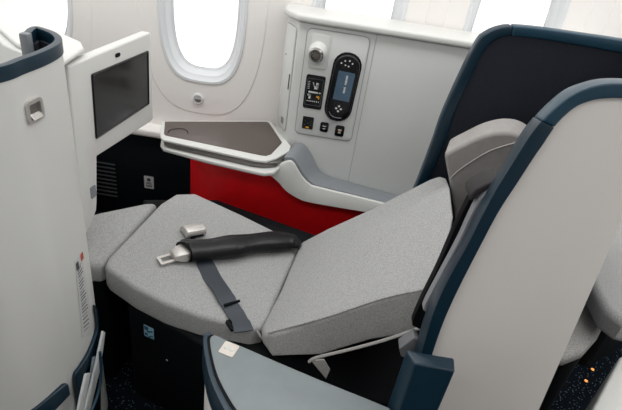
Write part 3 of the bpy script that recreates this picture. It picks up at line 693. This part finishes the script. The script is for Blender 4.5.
# teal lower trim and pocket
e1 = [onshell(x, y, .001)[0] for x, y in ((92, 304), (94, 318), (94, 330), (87, 349.5), (78, 365), (71.8, 375), (73.7, 394), (75.7, 410), (77, 425))]
e2_ = [onshell(x, y, .001)[0] for x, y in ((94, 308), (95.5, 322), (95.5, 342), (89, 360), (83, 370), (78.6, 378), (78.6, 394), (80.5, 410), (82, 425))]
band('pocket_trim', smoothpath(e1, 4), smoothpath(e2_, 4), (.010, -.003, 0), TEAL, fs, .002)
#g1 = [onshell(x, y, .001)[0] for x, y in ((-20, 428), (35, 402), (60, 385), (66, 383))]
lt = [onshell(x, y, .0)[0] for x, y in ((20, 416), (62, 383), (65, 382.5), (67, 392.5), (52, 408), (38, 420))]
prism('lower_trim', shift(lt, (.012, -.004, 0)), lt, TEAL, fs, .003)
# pocket: dark back, open teal basket
pk = [onshell(x, y, .002)[0] for x, y in ((99, 335), (93, 345), (88, 358), (78, 378), (79, 425), (99, 440))]
prism('pocket_back', shift(pk, (.004, -.001, 0)), pk, BLACK, fs, 0)
xk = -.475
tube('pocket_basket', smoothpath([PX(x, y, xk) for x, y in ((100, 352), (101, 368), (100.5, 382), (97, 397), (91, 412), (86, 424))], 4), .004, TEALL, fs, 8)
# magazines standing in the pocket
for nm, lab_, qd, mt in (('magazine', 'thin white magazine standing tallest in the shell pocket', ((103.5, 331), (105.5, 332.5), (101, 366), (91, 408), (87, 425), (82, 425), (88, 400), (97, 362)), PAPER),
                     ('magazine', 'rolled pale leaflet at the front of the shell pocket', ((86.5, 374), (90.5, 373), (88.5, 386), (85, 405), (82, 425), (76, 425), (81, 398)), PAPER),
                     ('magazine', 'grey brochure in the middle of the shell pocket', ((94, 358), (96.5, 356), (94, 380), (89, 412), (86, 412)), PAPERD)):
    x_ = {'thin': -.492, 'rolled': -.482, 'grey': -.500}[lab_.split()[0]]
    pp = [PX(a, c, x_) for a, c in qd]
    o = prism(nm, pp, shift(pp, (-.006, 0, 0)), mt, None, .0008); tag(o, lab_, 'magazine', 'magazines in the shell pocket')

# ================================================================== MONITOR
ma, mb_ = PY(92, 75, 1.10), PZ(147, 52, PY(92, 75, 1.10).z)
mx_ = V((mb_.x - ma.x, mb_.y - ma.y, 0)).normalized(); mn = mx_.cross(V((0, 0, 1)))
def onmon(px, py, lift=0): return PP(px, py, ma + mn * lift, mn)
mo = thing('seat_monitor', 'black video screen in a white housing on a post at the foot of the seat', 'monitor', V((ma.x, ma.y + .1, .55)))
hq = [onmon(x, y) for x, y in ((68, 66), (80, 61), (151, 32), (153.5, 119), (151, 122), (97.5, 156.5), (97.5, 200), (97, 210), (92, 224), (86, 235), (83.5, 232))]
hq[0] = V((hq[0].x, hq[0].y, hq[0].z))
prism('housing', hq, [p - mn * .028 for p in hq], WHITE, mo, .006, 3, ang=20)
sq = [onmon(x, y, .0) for x, y in ((91.5, 75), (147.5, 51.5), (148.3, 103.5), (96, 138))]
prism('screen', [p + mn * .0012 for p in sq], [p - mn * .004 for p in sq], SCREEN, mo, 0)
sc2 = sum(sq, V()) / 4
def edge(i, j):
    bm = bmesh.new(); add_tube(bm, [sq[i] + mn * .0014, sq[j] + mn * .0014], .0028, 6); return bm
fr = bmesh.new()
for i in range(4): add_tube(fr, [sq[i] + mn * .001, sq[(i + 1) % 4] + mn * .001], .003, 6)
fin(fr, 'screen_border', BGLASS, mo, 60)
pcam = onmon(117.5, 55, .0); plate('camera_lens', pcam, mx_, fz, .022, .010, .0045, .0015, BGLASS, mo, sink=0)
pl_ = onmon(94, 191, .0); plate('latch', pl_ - mx_ * .004, mx_, fz, .022, .034, .004, .0015, GREYB, mo, sink=0)

# bracket under the ledge
bq = [PY(x, y, WY - .06) for x, y in ((126, 137), (150, 136), (150, 141), (128, 143))]

# ================================================================== SIDE CONSOLE OF THE SEAT IN FRONT
FZ = 1.062
c1 = [PZ(67, 63, FZ), PZ(88, 48, FZ), PZ(85, 42, FZ), PZ(35, 20, FZ), PZ(8, 17, FZ)]
fc = thing('side_console', 'white rounded console end behind the curved shell at the far left', 'console', (-1.0, 1.3, 0))
plan = [V((c1[0].x, c1[0].y, FZ)), c1[1], c1[2], c1[3], V((-1.15, 1.80, FZ)), V((-1.7, 1.9, FZ)), V((-1.7, 1.22, FZ)), V((-.80, 1.155, FZ)), V((-.70, 1.06, FZ))]
plan = [V((p.x - .010, p.y, FZ)) for p in plan]
prism('top', plan, down(plan, .012), WHITE, fc, .005, 4, ang=60)
pc_ = sum(plan, V()) / len(plan)
bd = [V((pc_.x + (p.x - pc_.x) * .97 - .03, pc_.y + (p.y - pc_.y) * .96, FZ - .012)) for p in plan]
prism('body', bd, [V((p.x, p.y, .56)) for p in bd], CONSOLE, fc, .006)
box('pedestal', (-1.68, 1.30, 0), (-1.02, 1.88, .565), CONSOLE, fc, .006)

# ================================================================== SEAT BEHIND (right edge)
ns = thing('lie_flat_seat', 'partly hidden grey seat behind the white shell at the right edge', 'seat', (1.25, 1.4, 0))
nq = [PZ(x, y, .52) for x, y in ((596, 290), (590, 275), (600, 225), (618, 190), (690, 190), (720, 300), (660, 330), (625, 322), (606, 308))]
prism('seat_cushion', nq, down(nq, .085), FAB, ns, .026, 5, 50, ang=60)
nq2 = [PZ(x, y, .40) for x, y in ((548, 352), (575, 310), (592, 300), (604, 318), (598, 334), (588, 347), (570, 353))]
nq2 = [PZ(x, y, .40) for x, y in ((540, 352), (560, 330), (575, 300), (610, 300), (606, 322), (600, 334), (586, 350), (568, 357))]
prism('foot_cushion', nq2, down(nq2, .05), FABD, ns, .02, 5, 50, ang=60)
nc = sum(nq, V()) / len(nq)
nb = [V((nc.x + .10 + (p.x - nc.x) * .5, nc.y + .16 + (p.y - nc.y) * .5, .44)) for p in nq]
prism('base', nb, [V((p.x, p.y, 0)) for p in nb], BLACK, ns, .01)
nc = sum(nq2, V()) / len(nq2)
nb = [V((nc.x + (p.x - nc.x) * .8, nc.y + (p.y - nc.y) * .8, .35)) for p in nq2]
prism('foot_base', nb, [V((p.x, p.y, 0)) for p in nb], BLACK, ns, .01)
na = thing('aisle_armrest', 'white armrest end of the seat behind at the bottom right corner', 'armrest', (1.0, .85, 0))
aq = [PZ(x, y, .42) for x, y in ((593, 408), (620, 357), (628, 352), (640, 362), (625, 420), (600, 450), (585, 430))]
prism('panel', aq, [V((p.x, p.y, 0)) for p in aq], WHITE, na, .008)
for (px, py), lb_ in zip(((592.5, 369.5), (586, 381)), ('upper of two amber lights on the floor by the seat behind', 'lower of two amber lights on the floor by the seat behind')):
    c = PZ(px, py, .004)
    t = thing('floor_light', lb_, 'light', (c.x, c.y, 0), 'amber floor lights')
    lathe('bezel', (c.x, c.y, 0), (0, 0, 1), [(.010, 0), (.010, .003), (.008, .004), (0, .004)], BLACK, t, 16)
    lathe('lamp', (c.x, c.y, .0035), (0, 0, 1), [(.0065, 0), (.006, .003), (0, .004)], AMBER, t, 16)
# scrap on the carpet
c = PZ(156, 390, .002)
o = prism('paper_scrap', [c + V((-.012, -.002, .002)), c + V((.008, -.006, .002)), c + V((.012, .003, .003)), c + V((-.008, .006, .002))], [c + V((-.012, -.002, -.001)), c + V((.008, -.006, -.001)), c + V((.012, .003, -.001)), c + V((-.008, .006, -.001))], PAPER, None, 0)
tag(o, 'tiny white paper scrap on the dark carpet', 'paper')
